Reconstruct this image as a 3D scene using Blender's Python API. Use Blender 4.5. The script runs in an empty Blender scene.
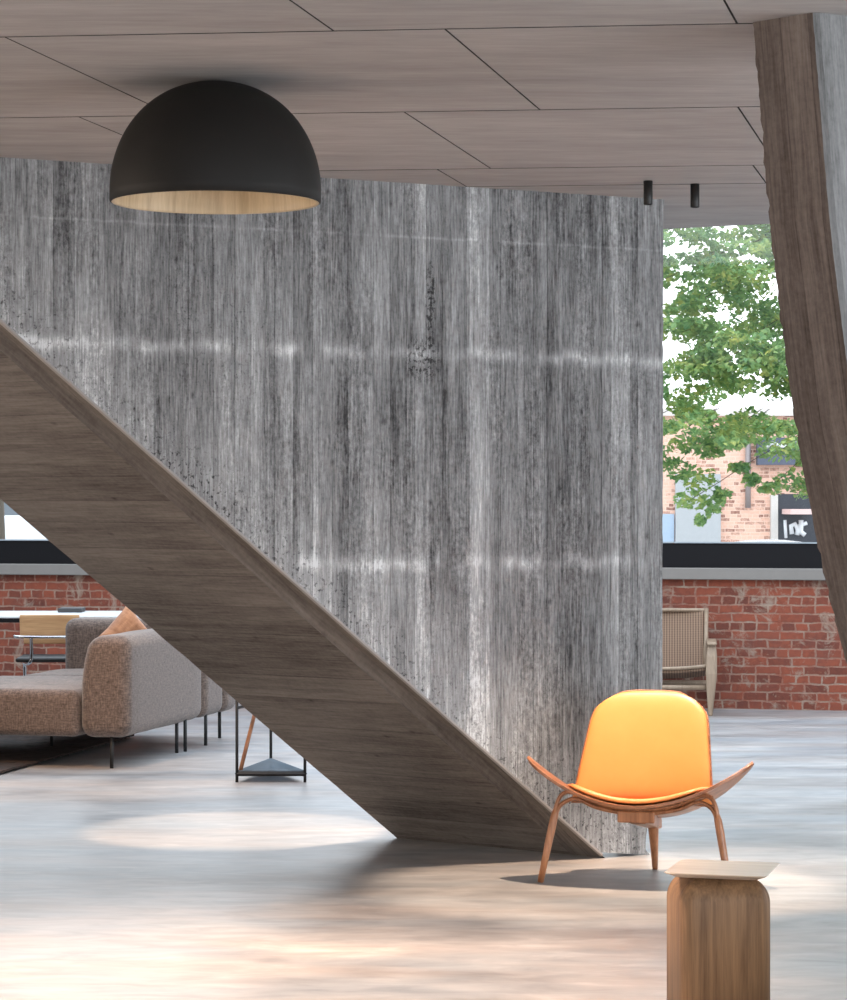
import bpy, bmesh, math, random
from mathutils import Vector, Matrix, noise as mn
random.seed(7)
scene = bpy.context.scene
COL = scene.collection
# ------------------------------------------------------------------ camera
EYE, F, CX, HY = 1.52, 2600.0, 423.5, 501.0
CEIL = 2.82
cam = bpy.data.objects.new('camera', bpy.data.cameras.new('camera'))
COL.objects.link(cam)
cam.location = (0, 0, EYE)
cam.rotation_euler = (math.pi/2, 0, 0)
cam.data.sensor_fit = 'VERTICAL'
cam.data.sensor_height = 24.0
cam.data.sensor_width = 24.0
cam.data.lens = F*24.0/1000.0
cam.data.shift_y = 0.001
cam.data.clip_end = 300
scene.camera = cam
# ------------------------------------------------------------------ world, exposure, big lights
scene.view_settings.view_transform = 'Standard'
scene.view_settings.look = 'None'
scene.view_settings.gamma = 1.0
scene.view_settings.use_curve_mapping = False
scene.view_settings.exposure = 0.0
scene.cycles.use_denoising = True
scene.cycles.max_bounces = 8
scene.cycles.diffuse_bounces = 5
scene.cycles.transparent_max_bounces = 12
scene.cycles.sample_clamp_indirect = 6.0
world = bpy.data.worlds.new('overcast_sky')
scene.world = world
world.use_nodes = True
wn = world.node_tree
bg = wn.nodes['Background']
tc = wn.nodes.new('ShaderNodeTexCoord')
sp = wn.nodes.new('ShaderNodeSeparateXYZ')
rp = wn.nodes.new('ShaderNodeValToRGB')
rp.color_ramp.elements[0].color = (0.93, 0.97, 1.0, 1)
rp.color_ramp.elements[1].color = (0.72, 0.85, 1.0, 1)
wn.links.new(tc.outputs['Generated'], sp.inputs[0])
wn.links.new(sp.outputs['Z'], rp.inputs[0])
wn.links.new(rp.outputs[0], bg.inputs[0])
bg.inputs[1].default_value = 3.0

def light(name, kind, loc, energy, color, target=None, **kw):
    l = bpy.data.lights.new(name, kind)
    l.energy = energy
    l.color = color
    for k, v in kw.items():
        setattr(l, k, v)
    o = bpy.data.objects.new(name, l)
    COL.objects.link(o)
    o.location = loc
    if target is not None:
        o.rotation_euler = (Vector(target)-Vector(loc)).to_track_quat('-Z', 'Y').to_euler()
    return o
# added fill lights behind and beside the camera, standing in for unseen daylight
light('window_daylight_front', 'AREA', (0.5, -2.6, 1.7), 350, (0.93, 0.96, 1.0), (0.0, 12, 1.2), shape='RECTANGLE', size=7.0, size_y=2.0)
light('window_daylight_right', 'AREA', (6.2, 6.0, 1.5), 430, (0.9, 0.95, 1.0), (0.5, 9.5, 1.0), shape='RECTANGLE', size=7.0, size_y=2.2)
light('window_daylight_left', 'AREA', (-7.0, 8.0, 1.5), 190, (1.0, 0.84, 0.70), (0, 9.5, 1.2), shape='RECTANGLE', size=6.0, size_y=2.0)  # added warm fill, tints the left-facing sides brown
# added unseen area light above the facade void, brightening the floor below
light('void_skylight', 'AREA', (1.2, 16.0, 5.0), 150, (0.86, 0.93, 1.0), (0.2, 15.4, 0), shape='RECTANGLE', size=10.0, size_y=4.0)

# ------------------------------------------------------------------ helpers
def rgb(r, g, b):
    def f(c):
        c /= 255.0
        return c/12.92 if c <= 0.04045 else ((c+0.055)/1.055)**2.4
    return (f(r), f(g), f(b), 1)

def newmat(name):
    m = bpy.data.materials.new(name)
    m.use_nodes = True
    nt = m.node_tree
    return m, nt, nt.nodes['Principled BSDF']

class NB:
    """tiny node builder"""
    def __init__(s, nt): s.nt = nt
    def n(s, t, **kw):
        nd = s.nt.nodes.new(t)
        for k, v in kw.items(): setattr(nd, k, v)
        return nd
    def link(s, a, b): s.nt.links.new(a, b)
    def put(s, sock, v):
        if isinstance(v, bpy.types.NodeSocket): s.link(v, sock)
        else: sock.default_value = v
    def math(s, op, a, b=0.0, c=0.0, clamp=False):
        nd = s.n('ShaderNodeMath', operation=op); nd.use_clamp = clamp
        s.put(nd.inputs[0], a); s.put(nd.inputs[1], b); s.put(nd.inputs[2], c)
        return nd.outputs[0]
    def coord(s, kind='Object'):
        return s.n('ShaderNodeTexCoord').outputs[kind]
    def map(s, vec, scale=(1, 1, 1), loc=(0, 0, 0)):
        nd = s.n('ShaderNodeMapping'); s.link(vec, nd.inputs[0])
        nd.inputs['Scale'].default_value = scale; nd.inputs['Location'].default_value = loc
        return nd.outputs[0]
    def noise(s, vec, scale=5, detail=4, rough=0.6, dist=0.0):
        nd = s.n('ShaderNodeTexNoise'); s.link(vec, nd.inputs['Vector'])
        nd.inputs['Scale'].default_value = scale; nd.inputs['Detail'].default_value = detail
        nd.inputs['Roughness'].default_value = rough; nd.inputs['Distortion'].default_value = dist
        return nd.outputs['Fac']
    def ramp(s, fac, stops, interp='LINEAR'):
        nd = s.n('ShaderNodeValToRGB'); s.link(fac, nd.inputs[0])
        cr = nd.color_ramp; cr.interpolation = interp
        while len(cr.elements) < len(stops): cr.elements.new(0.5)
        for e, (p, c) in zip(cr.elements, stops):
            e.position = p
            e.color = c if isinstance(c, tuple) else (c, c, c, 1)
        return nd.outputs[0]
    def mix(s, fac, a, b, mode='MIX'):
        nd = s.n('ShaderNodeMix', data_type='RGBA', blend_type=mode)
        s.put(nd.inputs[0], fac); s.put(nd.inputs[6], a); s.put(nd.inputs[7], b)
        return nd.outputs[2]
    def sep(s, vec):
        nd = s.n('ShaderNodeSeparateXYZ'); s.link(vec, nd.inputs[0]); return nd.outputs
    def comb(s, x, y, z):
        nd = s.n('ShaderNodeCombineXYZ')
        s.put(nd.inputs[0], x); s.put(nd.inputs[1], y); s.put(nd.inputs[2], z); return nd.outputs[0]
    def bump(s, h, strength=0.3, dist=0.01):
        nd = s.n('ShaderNodeBump'); s.link(h, nd.inputs['Height'])
        nd.inputs['Strength'].default_value = strength; nd.inputs['Distance'].default_value = dist
        return nd.outputs[0]

def plain(name, color, rough=0.5, metal=0.0, spec=0.5):
    m, nt, p = newmat(name); b = NB(nt)
    v = b.coord()
    nz = b.noise(v, 14, 3)
    c2 = tuple(c*0.86 for c in color[:3])+(1,)
    b.link(b.mix(nz, c2, color), p.inputs['Base Color'])
    p.inputs['Roughness'].default_value = rough
    p.inputs['Metallic'].default_value = metal
    p.inputs['Specular IOR Level'].default_value = spec
    return m

def wood(name, dark, light_, axis=2, scale=1.0, rough=0.45):
    m, nt, p = newmat(name); b = NB(nt)
    sc = [26*scale]*3; sc[axis] = 1.3*scale
    v = b.map(b.coord(), tuple(sc))
    n1 = b.noise(v, 1.0, 5, 0.65, 0.6)
    sc2 = [150*scale]*3; sc2[axis] = 5*scale
    n2 = b.noise(b.map(b.coord(), tuple(sc2)), 1.0, 3, 0.6)
    f = b.math('ADD', b.math('MULTIPLY', n1, 0.7), b.math('MULTIPLY', n2, 0.3))
    b.link(b.ramp(f, [(0.36, dark), (0.62, light_)]), p.inputs['Base Color'])
    b.link(b.bump(n2, 0.12, 0.002), p.inputs['Normal'])
    p.inputs['Roughness'].default_value = rough
    return m

def board_concrete(name, tones, width, grain_dark, speck=0.9, bands=(), coarse_z=None, seed=0.0, bumpd=0.004, stretch=1.6, patch=None, grain=1.0, cellamp=1.0, edgeamp=1.0, lights_=(), grit=0.0, knots=0.3):
    """uv.x runs across the formwork boards, uv.y along them (metres)."""
    m, nt, p = newmat(name); b = NB(nt)
    uv = b.coord('UV'); s = b.sep(uv); x, y = s[0], s[1]
    vo = b.n('ShaderNodeTexVoronoi', voronoi_dimensions='1D', feature='F1')
    b.link(b.math('ADD', x, seed), vo.inputs['W']); vo.inputs['Scale'].default_value = 1.0/width
    vo.inputs['Randomness'].default_value = 0.85
    cell = b.sep(vo.outputs['Color'])
    ve = b.n('ShaderNodeTexVoronoi', voronoi_dimensions='1D', feature='DISTANCE_TO_EDGE')
    b.link(b.math('ADD', x, seed), ve.inputs['W']); ve.inputs['Scale'].default_value = 1.0/width
    ve.inputs['Randomness'].default_value = 0.85
    edge = b.math('LESS_THAN', ve.outputs['Distance'], 0.022)
    off = b.math('MULTIPLY', cell[1], 9.0)
    v1 = b.comb(b.math('MULTIPLY', x, 20.0), b.math('ADD', b.math('MULTIPLY', y, stretch), off), seed)
    v2 = b.comb(b.math('MULTIPLY', x, 120.0), b.math('ADD', b.math('MULTIPLY', y, stretch*7), off), seed)
    v3 = b.comb(b.math('MULTIPLY', x, 60.0), b.math('MULTIPLY', y, 46.0), seed)
    streak = b.noise(v1, 1.0, 4, 0.6, 0.3)
    fine = b.noise(v2, 1.0, 3, 0.6)
    spk = b.noise(v3, 1.0, 4, 0.7)
    big = b.noise(b.comb(b.math('MULTIPLY', x, 1.3), b.math('MULTIPLY', y, 0.8), seed), 1.0, 4, 0.6)
    t = b.math('ADD', b.math('MULTIPLY', cell[0], 0.34*cellamp), b.math('MULTIPLY', b.math('SUBTRACT', streak, 0.5), 0.9*grain))
    t = b.math('ADD', t, b.math('MULTIPLY', b.math('SUBTRACT', fine, 0.5), 0.8*grain))
    t = b.math('ADD', t, b.math('MULTIPLY', b.math('SUBTRACT', spk, 0.5), 0.55*grain))
    t = b.math('ADD', t, b.math('MULTIPLY', b.math('SUBTRACT', big, 0.5), 0.6))
    rough_zone = b.math('MULTIPLY', b.math('SUBTRACT', big, 0.35), 2.0, clamp=True)
    if coarse_z is not None:
        # honeycombed, pale aggregate close to the sloping edge (a*x+b*y distance)
        a_, b_, c_, w_ = coarse_z
        dist = b.math('ADD', b.math('ADD', b.math('MULTIPLY', x, a_), b.math('MULTIPLY', y, b_)), c_)
        near = b.math('SUBTRACT', 1.0, b.math('DIVIDE', b.math('ADD', dist, b.math('MULTIPLY', b.math('SUBTRACT', big, 0.5), 0.5)), w_), clamp=True)
        rough_zone = b.math('MAXIMUM', rough_zone, near)
        t = b.math('ADD', t, b.math('MULTIPLY', near, 0.22))
    t = b.math('ADD', t, 0.31)
    for (z0, wd, amp, sl) in bands:
        zz = b.math('ADD', b.math('SUBTRACT', y, z0), b.math('MULTIPLY', x, sl))
        zz = b.math('ADD', zz, b.math('MULTIPLY', b.math('SUBTRACT', cell[2], 0.5), wd*0.8))
        g = b.math('EXPONENT', b.math('MULTIPLY', b.math('POWER', b.math('DIVIDE', zz, wd), 2.0), -1.0))
        brk = b.noise(b.comb(b.math('MULTIPLY', x, 5.0), b.math('MULTIPLY', y, 1.5), z0), 1.0, 3)
        brk = b.math('MULTIPLY', b.math('SUBTRACT', brk, 0.38), 4.5, clamp=True)
        t = b.math('ADD', t, b.math('MULTIPLY', b.math('MULTIPLY', g, brk), amp))
    # pores
    pore = b.math('MULTIPLY', b.math('MULTIPLY', b.math('SUBTRACT', spk, 0.53), 6.0, clamp=True), b.math('MULTIPLY', b.math('POWER', rough_zone, 1.6), speck))
    t = b.math('SUBTRACT', t, pore)
    if patch:
        for (px_, py_, rx_, ry_) in patch:
            dx = b.math('DIVIDE', b.math('SUBTRACT', x, px_), rx_); dy = b.math('DIVIDE', b.math('SUBTRACT', y, py_), ry_)
            r2 = b.math('ADD', b.math('MULTIPLY', dx, dx), b.math('MULTIPLY', dy, dy))
            msk = b.math('SUBTRACT', 1.0, r2, clamp=True)
            t = b.math('SUBTRACT', t, b.math('MULTIPLY', b.math('MULTIPLY', msk, b.math('MULTIPLY', b.math('SUBTRACT', spk, 0.47), 8.0, clamp=True)), 0.6))
    # knots
    kn = b.n('ShaderNodeTexVoronoi', voronoi_dimensions='2D', feature='F1')
    b.link(b.comb(b.math('MULTIPLY', x, 2.6), b.math('MULTIPLY', y, 1.7), 0), kn.inputs['Vector'])
    kn.inputs['Scale'].default_value = 1.0
    knot = b.math('SUBTRACT', 1.0, b.math('DIVIDE', kn.outputs['Distance'], 0.035), clamp=True)
    t = b.math('SUBTRACT', t, b.math('MULTIPLY', knot, knots))
    t = b.math('SUBTRACT', t, b.math('MULTIPLY', edge, 0.2*edgeamp))
    for (l0, l1, amp) in lights_:
        w_ = b.math('MULTIPLY', b.math('GREATER_THAN', x, l0), b.math('LESS_THAN', x, l1))
        w_ = b.math('MULTIPLY', w_, b.math('ADD', 0.55, b.math('MULTIPLY', big, 0.9)))
        t = b.math('ADD', t, b.math('MULTIPLY', w_, amp))
    if grit:
        g1 = b.noise(b.comb(b.math('MULTIPLY', x, 70.0), b.math('MULTIPLY', y, 42.0), 3.3), 1.0, 3, 0.75)
        gm = b.noise(b.comb(b.math('MULTIPLY', x, 7.0), b.math('MULTIPLY', y, 1.1), 8.8), 1.0, 3, 0.6)
        gm = b.math('MULTIPLY', b.math('SUBTRACT', gm, 0.42), 6.0, clamp=True)
        t = b.math('ADD', t, b.math('MULTIPLY', b.math('MULTIPLY', b.math('SUBTRACT', g1, 0.5), gm), grit))
        ln = b.noise(b.comb(b.math('MULTIPLY', x, 210.0), b.math('MULTIPLY', y, 3.0), 1.7), 1.0, 2, 0.6)
        t = b.math('ADD', t, b.math('MULTIPLY', b.math('SUBTRACT', ln, 0.5), grit*0.5))
    n = len(tones)
    colr = b.ramp(t, [(0.02 + 0.96*i/(n-1), c) for i, c in enumerate(tones)])
    b.link(colr, p.inputs['Base Color'])
    p.inputs['Roughness'].default_value = 0.82
    p.inputs['Specular IOR Level'].default_value = 0.25
    b.link(b.bump(t, grain_dark, bumpd), p.inputs['Normal'])
    return m

def obj(name, bm, mat, parent=None, smooth=False, mods=()):
    me = bpy.data.meshes.new(name)
    bmesh.ops.recalc_face_normals(bm, faces=bm.faces)
    bm.to_mesh(me); bm.free()
    o = bpy.data.objects.new(name, me)
    COL.objects.link(o)
    if mat is not None: me.materials.append(mat)
    if parent is not None: o.parent = parent
    if smooth:
        for f in me.polygons: f.use_smooth = True
    return o

def thing(name, label, cat, loc=(0, 0, 0), rotz=0.0, group=None):
    o = bpy.data.objects.new(name, None); COL.objects.link(o)
    o.empty_display_size = 0.1
    o.location = loc; o.rotation_euler = (0, 0, rotz)
    o['label'] = label; o['category'] = cat
    if group: o['group'] = group
    return o

def tag(o, label, cat, group=None):
    o['label'] = label; o['category'] = cat
    if group: o['group'] = group
    return o

def struct(o):
    o['kind'] = 'structure'; return o

def dup(root, loc, rotz, label=None):
    r = root.copy(); COL.objects.link(r); r.location = loc; r.rotation_euler = (0, 0, rotz)
    if label: r['label'] = label
    for ch in list(root.children):
        c = ch.copy(); COL.objects.link(c); c.parent = r
        for g in ch.children:
            d = g.copy(); COL.objects.link(d); d.parent = c
    return r

def box(bm, x0, x1, y0, y1, z0, z1, bev=0.0, seg=2, M=None):
    r = bmesh.ops.create_cube(bm, size=1.0)
    vs = r['verts']
    for v in vs:
        v.co = Vector((x0+(v.co.x+0.5)*(x1-x0), y0+(v.co.y+0.5)*(y1-y0), z0+(v.co.z+0.5)*(z1-z0)))
    es = {e for v in vs for e in v.link_edges}
    if bev > 0:
        rr = bmesh.ops.bevel(bm, geom=list(es), offset=bev, segments=seg, profile=0.5, affect='EDGES')
        vs = list({v for f in rr['faces'] for v in f.verts} | {v for v in vs if v.is_valid})
    if M is not None:
        for v in vs: v.co = M @ v.co
    return vs

def tube(bm, pts, rad, n=10, cap=True, squash=None):
    """round bar through a list of points; rad may be a list; squash=(a,b) gives an oval section"""
    pts = [Vector(p) for p in pts]
    rads = rad if isinstance(rad, (list, tuple)) else [rad]*len(pts)
    rings = []; up = None
    for i, p in enumerate(pts):
        if i == 0: t = pts[1]-p
        elif i == len(pts)-1: t = p-pts[i-1]
        else: t = (pts[i+1]-p).normalized()+(p-pts[i-1]).normalized()
        t.normalize()
        if up is None:
            up = Vector((0, 1, 0)) if abs(t.y) < 0.8 else Vector((1, 0, 0))
        a = (up - t*up.dot(t)).normalized(); up = a
        c = t.cross(a)
        sa, sb = squash if squash else (1, 1)
        rings.append([bm.verts.new(p + a*math.cos(k*2*math.pi/n)*rads[i]*sa + c*math.sin(k*2*math.pi/n)*rads[i]*sb) for k in range(n)])
    for r0, r1 in zip(rings, rings[1:]):
        for k in range(n):
            bm.faces.new((r0[k], r0[(k+1) % n], r1[(k+1) % n], r1[k]))
    if cap:
        bm.faces.new(rings[0][::-1]); bm.faces.new(rings[-1])

def spline(ctrl, n=8):
    """Catmull-Rom through the control points"""
    P = [Vector(c) for c in ctrl]
    P = [P[0]*2-P[1]] + P + [P[-1]*2-P[-2]]
    out = []
    for i in range(1, len(P)-2):
        for k in range(n):
            t = k/n
            a, b_, c, d = P[i-1], P[i], P[i+1], P[i+2]
            out.append(0.5*((2*b_)+(c-a)*t+(2*a-5*b_+4*c-d)*t*t+(3*b_-a-3*c+d)*t**3))
    out.append(P[-2]); return out

def lathe(bm, prof, n=64, center=(0, 0, 0)):
    cx, cy, cz = center; rings = []
    for r, z in prof:
        if r < 1e-6: rings.append([bm.verts.new((cx, cy, cz+z))])
        else: rings.append([bm.verts.new((cx+r*math.cos(k*2*math.pi/n), cy+r*math.sin(k*2*math.pi/n), cz+z)) for k in range(n)])
    for a, b_ in zip(rings, rings[1:]):
        if len(a) == 1 and len(b_) == 1: continue
        for k in range(n):
            k2 = (k+1) % n
            if len(a) == 1: bm.faces.new((a[0], b_[k], b_[k2]))
            elif len(b_) == 1: bm.faces.new((a[k], a[k2], b_[0]))
            else: bm.faces.new((a[k], a[k2], b_[k2], b_[k]))

def grid(bm, nu, nv, fn):
    g = [[bm.verts.new(fn(i/(nu-1), j/(nv-1))) for j in range(nv)] for i in range(nu)]
    for i in range(nu-1):
        for j in range(nv-1):
            bm.faces.new((g[i][j], g[i+1][j], g[i+1][j+1], g[i][j+1]))
    return g

def solid(o, t, off=0.0, bev=0.0, sub=0):
    md = o.modifiers.new('thickness', 'SOLIDIFY'); md.thickness = t; md.offset = off
    if bev:
        b = o.modifiers.new('edges', 'BEVEL'); b.width = bev; b.segments = 2; b.limit_method = 'ANGLE'; b.angle_limit = 0.9
    if sub:
        s = o.modifiers.new('smooth', 'SUBSURF'); s.levels = sub; s.render_levels = sub

def uvproj(o, O, ex, ey):
    me = o.data; uvl = me.uv_layers.new(name='UVMap')
    O = Vector(O); ex = Vector(ex).normalized(); ey = Vector(ey).normalized()
    for l in me.loops:
        c = me.vertices[l.vertex_index].co - O
        uvl.data[l.index].uv = (c.dot(ex), c.dot(ey))

# ------------------------------------------------------------------ materials
M_wall = board_concrete('board_marked_concrete', [rgb(50, 50, 51), rgb(100, 100, 101), rgb(134, 135, 136), rgb(165, 166, 167), rgb(214, 216, 217)], 0.085, 0.55,
    speck=0.9, bands=[(2.125, 0.026, 0.34, 0.0), (1.262, 0.030, 0.34, 0.0), (2.60, 0.006, 0.16, 0.0)],
    coarse_z=(0.634, 0.773, 0.0, 0.42), bumpd=0.006, patch=[(-0.88, 2.10, 0.10, 0.12), (-0.84, 2.34, 0.03, 0.20)], cellamp=0.55, edgeamp=0.6, grit=0.8, knots=0.25,
    lights_=[(-0.656, -0.563, 0.15), (0.03, 0.126, 0.15), (-0.912, -0.842, 0.13), (-1.71, -1.59, 0.12), (-1.43, -1.35, 0.10), (-2.35, -2.28, 0.08), (-1.16, -1.08, 0.08)])
M_soffit = board_concrete('plank_marked_soffit', [rgb(54, 48, 45), rgb(96, 89, 84), rgb(122, 115, 109), rgb(142, 135, 129), rgb(170, 162, 156)], 0.16, 0.4, speck=0.12, seed=3.0, stretch=1.0, bumpd=0.003, grain=0.6, cellamp=0.35, edgeamp=0.5, knots=0.2)
M_column = board_concrete('plank_marked_column', [rgb(66, 56, 51), rgb(96, 85, 79), rgb(120, 108, 101), rgb(140, 129, 121), rgb(170, 158, 150)], 0.09, 0.4, speck=0.25, seed=6.0, stretch=0.8, bumpd=0.004, grain=0.8, cellamp=0.5, edgeamp=0.7, knots=0.0)  # shade on the column's front face put into these brown tones
M_collit = board_concrete('pale_column_side', [rgb(92, 92, 92), rgb(118, 118, 118), rgb(136, 136, 136), rgb(152, 152, 152)], 0.3, 0.3, speck=0.2, seed=8.0, bumpd=0.002, cellamp=0.5, knots=0)  # same concrete, cool light on the right face put into paler tones

def ceiling_mat():
    m, nt, p = newmat('ceiling_concrete'); b = NB(nt)
    v = b.coord()
    n1 = b.noise(b.map(v, (1.5, 7, 1)), 1.0, 5, 0.65, 0.4)
    n2 = b.noise(b.map(v, (6, 40, 1)), 1.0, 3, 0.6)
    n3 = b.noise(v, 0.8, 3)
    t = b.math('ADD', b.math('MULTIPLY', n1, 0.5), b.math('ADD', b.math('MULTIPLY', n2, 0.25), b.math('MULTIPLY', n3, 0.25)))
    b.link(b.ramp(t, [(0.30, rgb(140, 134, 131)), (0.5, rgb(162, 156, 153)), (0.70, rgb(182, 177, 174))]), p.inputs['Base Color'])
    p.inputs['Roughness'].default_value = 0.8
    b.link(b.bump(t, 0.25, 0.004), p.inputs['Normal'])
    return m
M_ceil = ceiling_mat()

def floor_mat():
    m, nt, p = newmat('polished_concrete'); b = NB(nt)
    v = b.coord()
    n1 = b.noise(b.map(v, (0.8, 1.6, 1)), 1.1, 6, 0.58, 0.5)
    n2 = b.noise(b.map(v, (1.6, 4.0, 1)), 2.4, 4, 0.6, 0.6)
    t = b.math('ADD', b.math('MULTIPLY', n1, 0.55), b.math('MULTIPLY', n2, 0.45))
    cool = b.ramp(t, [(0.32, rgb(104, 110, 116)), (0.45, rgb(134, 139, 144)), (0.56, rgb(152, 156, 159)), (0.70, rgb(182, 182, 182))])
    warm = b.ramp(t, [(0.32, rgb(118, 111, 107)), (0.45, rgb(146, 139, 135)), (0.56, rgb(162, 155, 151)), (0.70, rgb(190, 184, 179))])
    n4 = b.noise(b.map(v, (0.5, 2.2, 1), (3, 1, 0)), 1.0, 4, 0.6, 0.3)
    b.link(b.mix(b.math('MULTIPLY', b.math('SUBTRACT', n4, 0.36), 3.2, clamp=True), cool, warm), p.inputs['Base Color'])
    b.link(b.ramp(n1, [(0.3, 0.32), (0.7, 0.46)]), p.inputs['Roughness'])
    p.inputs['Specular IOR Level'].default_value = 0.5
    return m
M_floor = floor_mat()

def brick_mat(name, c1, c2, mort, scale=1.0, patchy=True):
    m, nt, p = newmat(name); b = NB(nt)
    s = b.sep(b.coord()); x, z = s[0], s[2]
    v = b.comb(x, z, 0)
    wob = b.noise(b.map(v, (6, 6, 1)), 1.0, 3)
    x2 = b.math('ADD', x, b.math('MULTIPLY', b.math('SUBTRACT', wob, 0.5), 0.05))
    z2 = b.math('ADD', z, b.math('MULTIPLY', b.math('SUBTRACT', b.noise(v, 9, 3), 0.5), 0.03))
    bt = b.n('ShaderNodeTexBrick'); b.link(b.comb(x2, z2, 0), bt.inputs['Vector'])
    bt.inputs['Scale'].default_value = 1.0
    bt.inputs['Brick Width'].default_value = 0.175; bt.inputs['Row Height'].default_value = 0.0635
    bt.inputs['Mortar Size'].default_value = 0.0075; bt.inputs['Mortar Smooth'].default_value = 0.3
    bt.inputs['Bias'].default_value = 0.0; bt.squash = 0.55; bt.squash_frequency = 3
    bt.inputs['Color1'].default_value = (0, 0, 0, 1); bt.inputs['Color2'].default_value = (1, 1, 1, 1)
    bt.inputs['Mortar'].default_value = (0.5, 0.5, 0.5, 1)
    n = b.noise(v, 22, 4, 0.7)
    t = b.math('ADD', b.math('MULTIPLY', b.sep(bt.outputs['Color'])[0], 0.6), b.math('MULTIPLY', n, 0.55))
    col = b.ramp(t, [(0.1, c1), (0.45, tuple((a+d)/2 for a, d in zip(c1, c2))), (0.62, c2), (0.95, rgb(106, 56, 44))])
    if patchy:
        mm = b.math('MULTIPLY', bt.outputs['Fac'], b.math('MULTIPLY', b.math('SUBTRACT', b.noise(v, 7, 4, 0.7), 0.32), 2.6, clamp=True))
        col = b.mix(mm, col, mort)
        pa = b.noise(v, 5.2, 5, 0.75, 0.6)
        low = b.math('SUBTRACT', 0.70, b.math('MULTIPLY', z, 0.04))
        pm = b.math('MULTIPLY', b.math('SUBTRACT', pa, 0.55), 9.0, clamp=True)
        col = b.mix(b.math('MULTIPLY', pm, 0.75), col, mort)
        dk = b.math('MULTIPLY', b.math('SUBTRACT', b.noise(v, 3.1, 4, 0.7), 0.52), 3.0, clamp=True)
        col = b.mix(b.math('MULTIPLY', dk, 0.6), col, rgb(88, 62, 58))
    else:
        col = b.mix(bt.outputs['Fac'], col, mort)
    b.link(col, p.inputs['Base Color'])
    h = b.math('ADD', b.math('SUBTRACT', 1.0, bt.outputs['Fac']), b.math('MULTIPLY', n, 0.5))
    b.link(b.bump(h, 0.6, 0.008), p.inputs['Normal'])
    p.inputs['Roughness'].default_value = 0.85
    return m
M_brick = brick_mat('old_red_brick', rgb(82, 44, 36), rgb(136, 70, 50), rgb(150, 134, 120))
M_outbrick = brick_mat('salmon_brick', rgb(228, 182, 160), rgb(234, 190, 168), rgb(234, 200, 182), patchy=False)
M_black = plain('matt_black_metal', rgb(26, 25, 25), 0.5)
M_frame = plain('black_window_frame', rgb(16, 16, 20), 0.6, spec=0.2)
M_shade = plain('matt_black_shade', rgb(30, 28, 26), 0.62, spec=0.3)
M_sill = plain('sill_concrete', rgb(128, 124, 120), 0.8)
M_chrome = plain('chrome', rgb(215, 218, 222), 0.15, 1.0)
M_lining = wood('oak_lining', rgb(168, 150, 122), rgb(196, 178, 148), axis=2)
M_walnut = wood('oiled_oak', rgb(118, 72, 46), rgb(168, 112, 78), axis=0, rough=0.35)
M_legwood = wood('oiled_oak_leg', rgb(124, 78, 50), rgb(172, 118, 82), axis=2, rough=0.35)
M_block = wood('smoked_oak_block', rgb(104, 76, 52), rgb(158, 122, 88), axis=2, rough=0.55)
M_tray = wood('oak_tray', rgb(190, 168, 148), rgb(216, 200, 182), axis=0, rough=0.28)  # tones lightened so the colour carries the glare on the tray top
M_palewood = wood('soaped_oak', rgb(124, 106, 88), rgb(158, 138, 118), axis=2)
M_beech = wood('beech_plywood', rgb(184, 140, 98), rgb(214, 174, 130), axis=0)
M_white = plain('white_laminate', rgb(228, 232, 236), 0.25)

def fabric(name, c1, c2, sc=260, rough=0.9):
    m, nt, p = newmat(name); b = NB(nt)
    v = b.coord()
    n1 = b.noise(b.map(v, (1, 1, 0.25)), sc*0.45, 3, 0.7)
    n2 = b.noise(b.map(v, (0.25, 0.25, 1)), sc*0.45, 3, 0.7)
    t = b.math('ADD', b.math('MULTIPLY', n1, 0.5), b.math('MULTIPLY', n2, 0.5))
    b.link(b.ramp(t, [(0.38, c1), (0.62, c2)]), p.inputs['Base Color'])
    p.inputs['Roughness'].default_value = rough
    p.inputs['Sheen Weight'].default_value = 0.25
    b.link(b.bump(t, 0.4, 0.003), p.inputs['Normal'])
    return m
M_sofa = fabric('grey_brown_wool', rgb(66, 53, 46), rgb(122, 104, 94))
M_tan = fabric('tan_suede', rgb(150, 98, 66), rgb(186, 130, 92), 90)
M_rug = fabric('dark_shaggy_rug', rgb(14, 9, 7), rgb(58, 42, 34), 60)
M_rug.node_tree.nodes['Principled BSDF'].inputs['Sheen Weight'].default_value = 0

def leather():
    m, nt, p = newmat('orange_leather'); b = NB(nt)
    v = b.coord()
    n = b.noise(v, 7, 3)
    b.link(b.mix(n, rgb(214, 130, 64), rgb(224, 142, 76)), p.inputs['Base Color'])
    p.inputs['Roughness'].default_value = 0.42
    vo = b.n('ShaderNodeTexVoronoi'); b.link(v, vo.inputs['Vector']); vo.inputs['Scale'].default_value = 260
    b.link(b.bump(vo.outputs['Distance'], 0.08, 0.001), p.inputs['Normal'])
    return m
M_leather = leather()

def cord_mat():
    m, nt, p = newmat('woven_paper_cord'); b = NB(nt)
    s = b.sep(b.coord()); 
    w = b.math('SINE', b.math('MULTIPLY', s[0], 330.0))
    w2 = b.math('SINE', b.math('MULTIPLY', s[2], 500.0))
    t = b.math('ADD', b.math('MULTIPLY', w, 0.35), b.math('ADD', b.math('MULTIPLY', w2, 0.15), 0.5))
    b.link(b.ramp(t, [(0.1, rgb(88, 68, 54)), (0.9, rgb(142, 116, 96))]), p.inputs['Base Color'])
    b.link(b.bump(t, 0.6, 0.004), p.inputs['Normal'])
    p.inputs['Roughness'].default_value = 0.8
    return m
M_cord = cord_mat()

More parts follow.
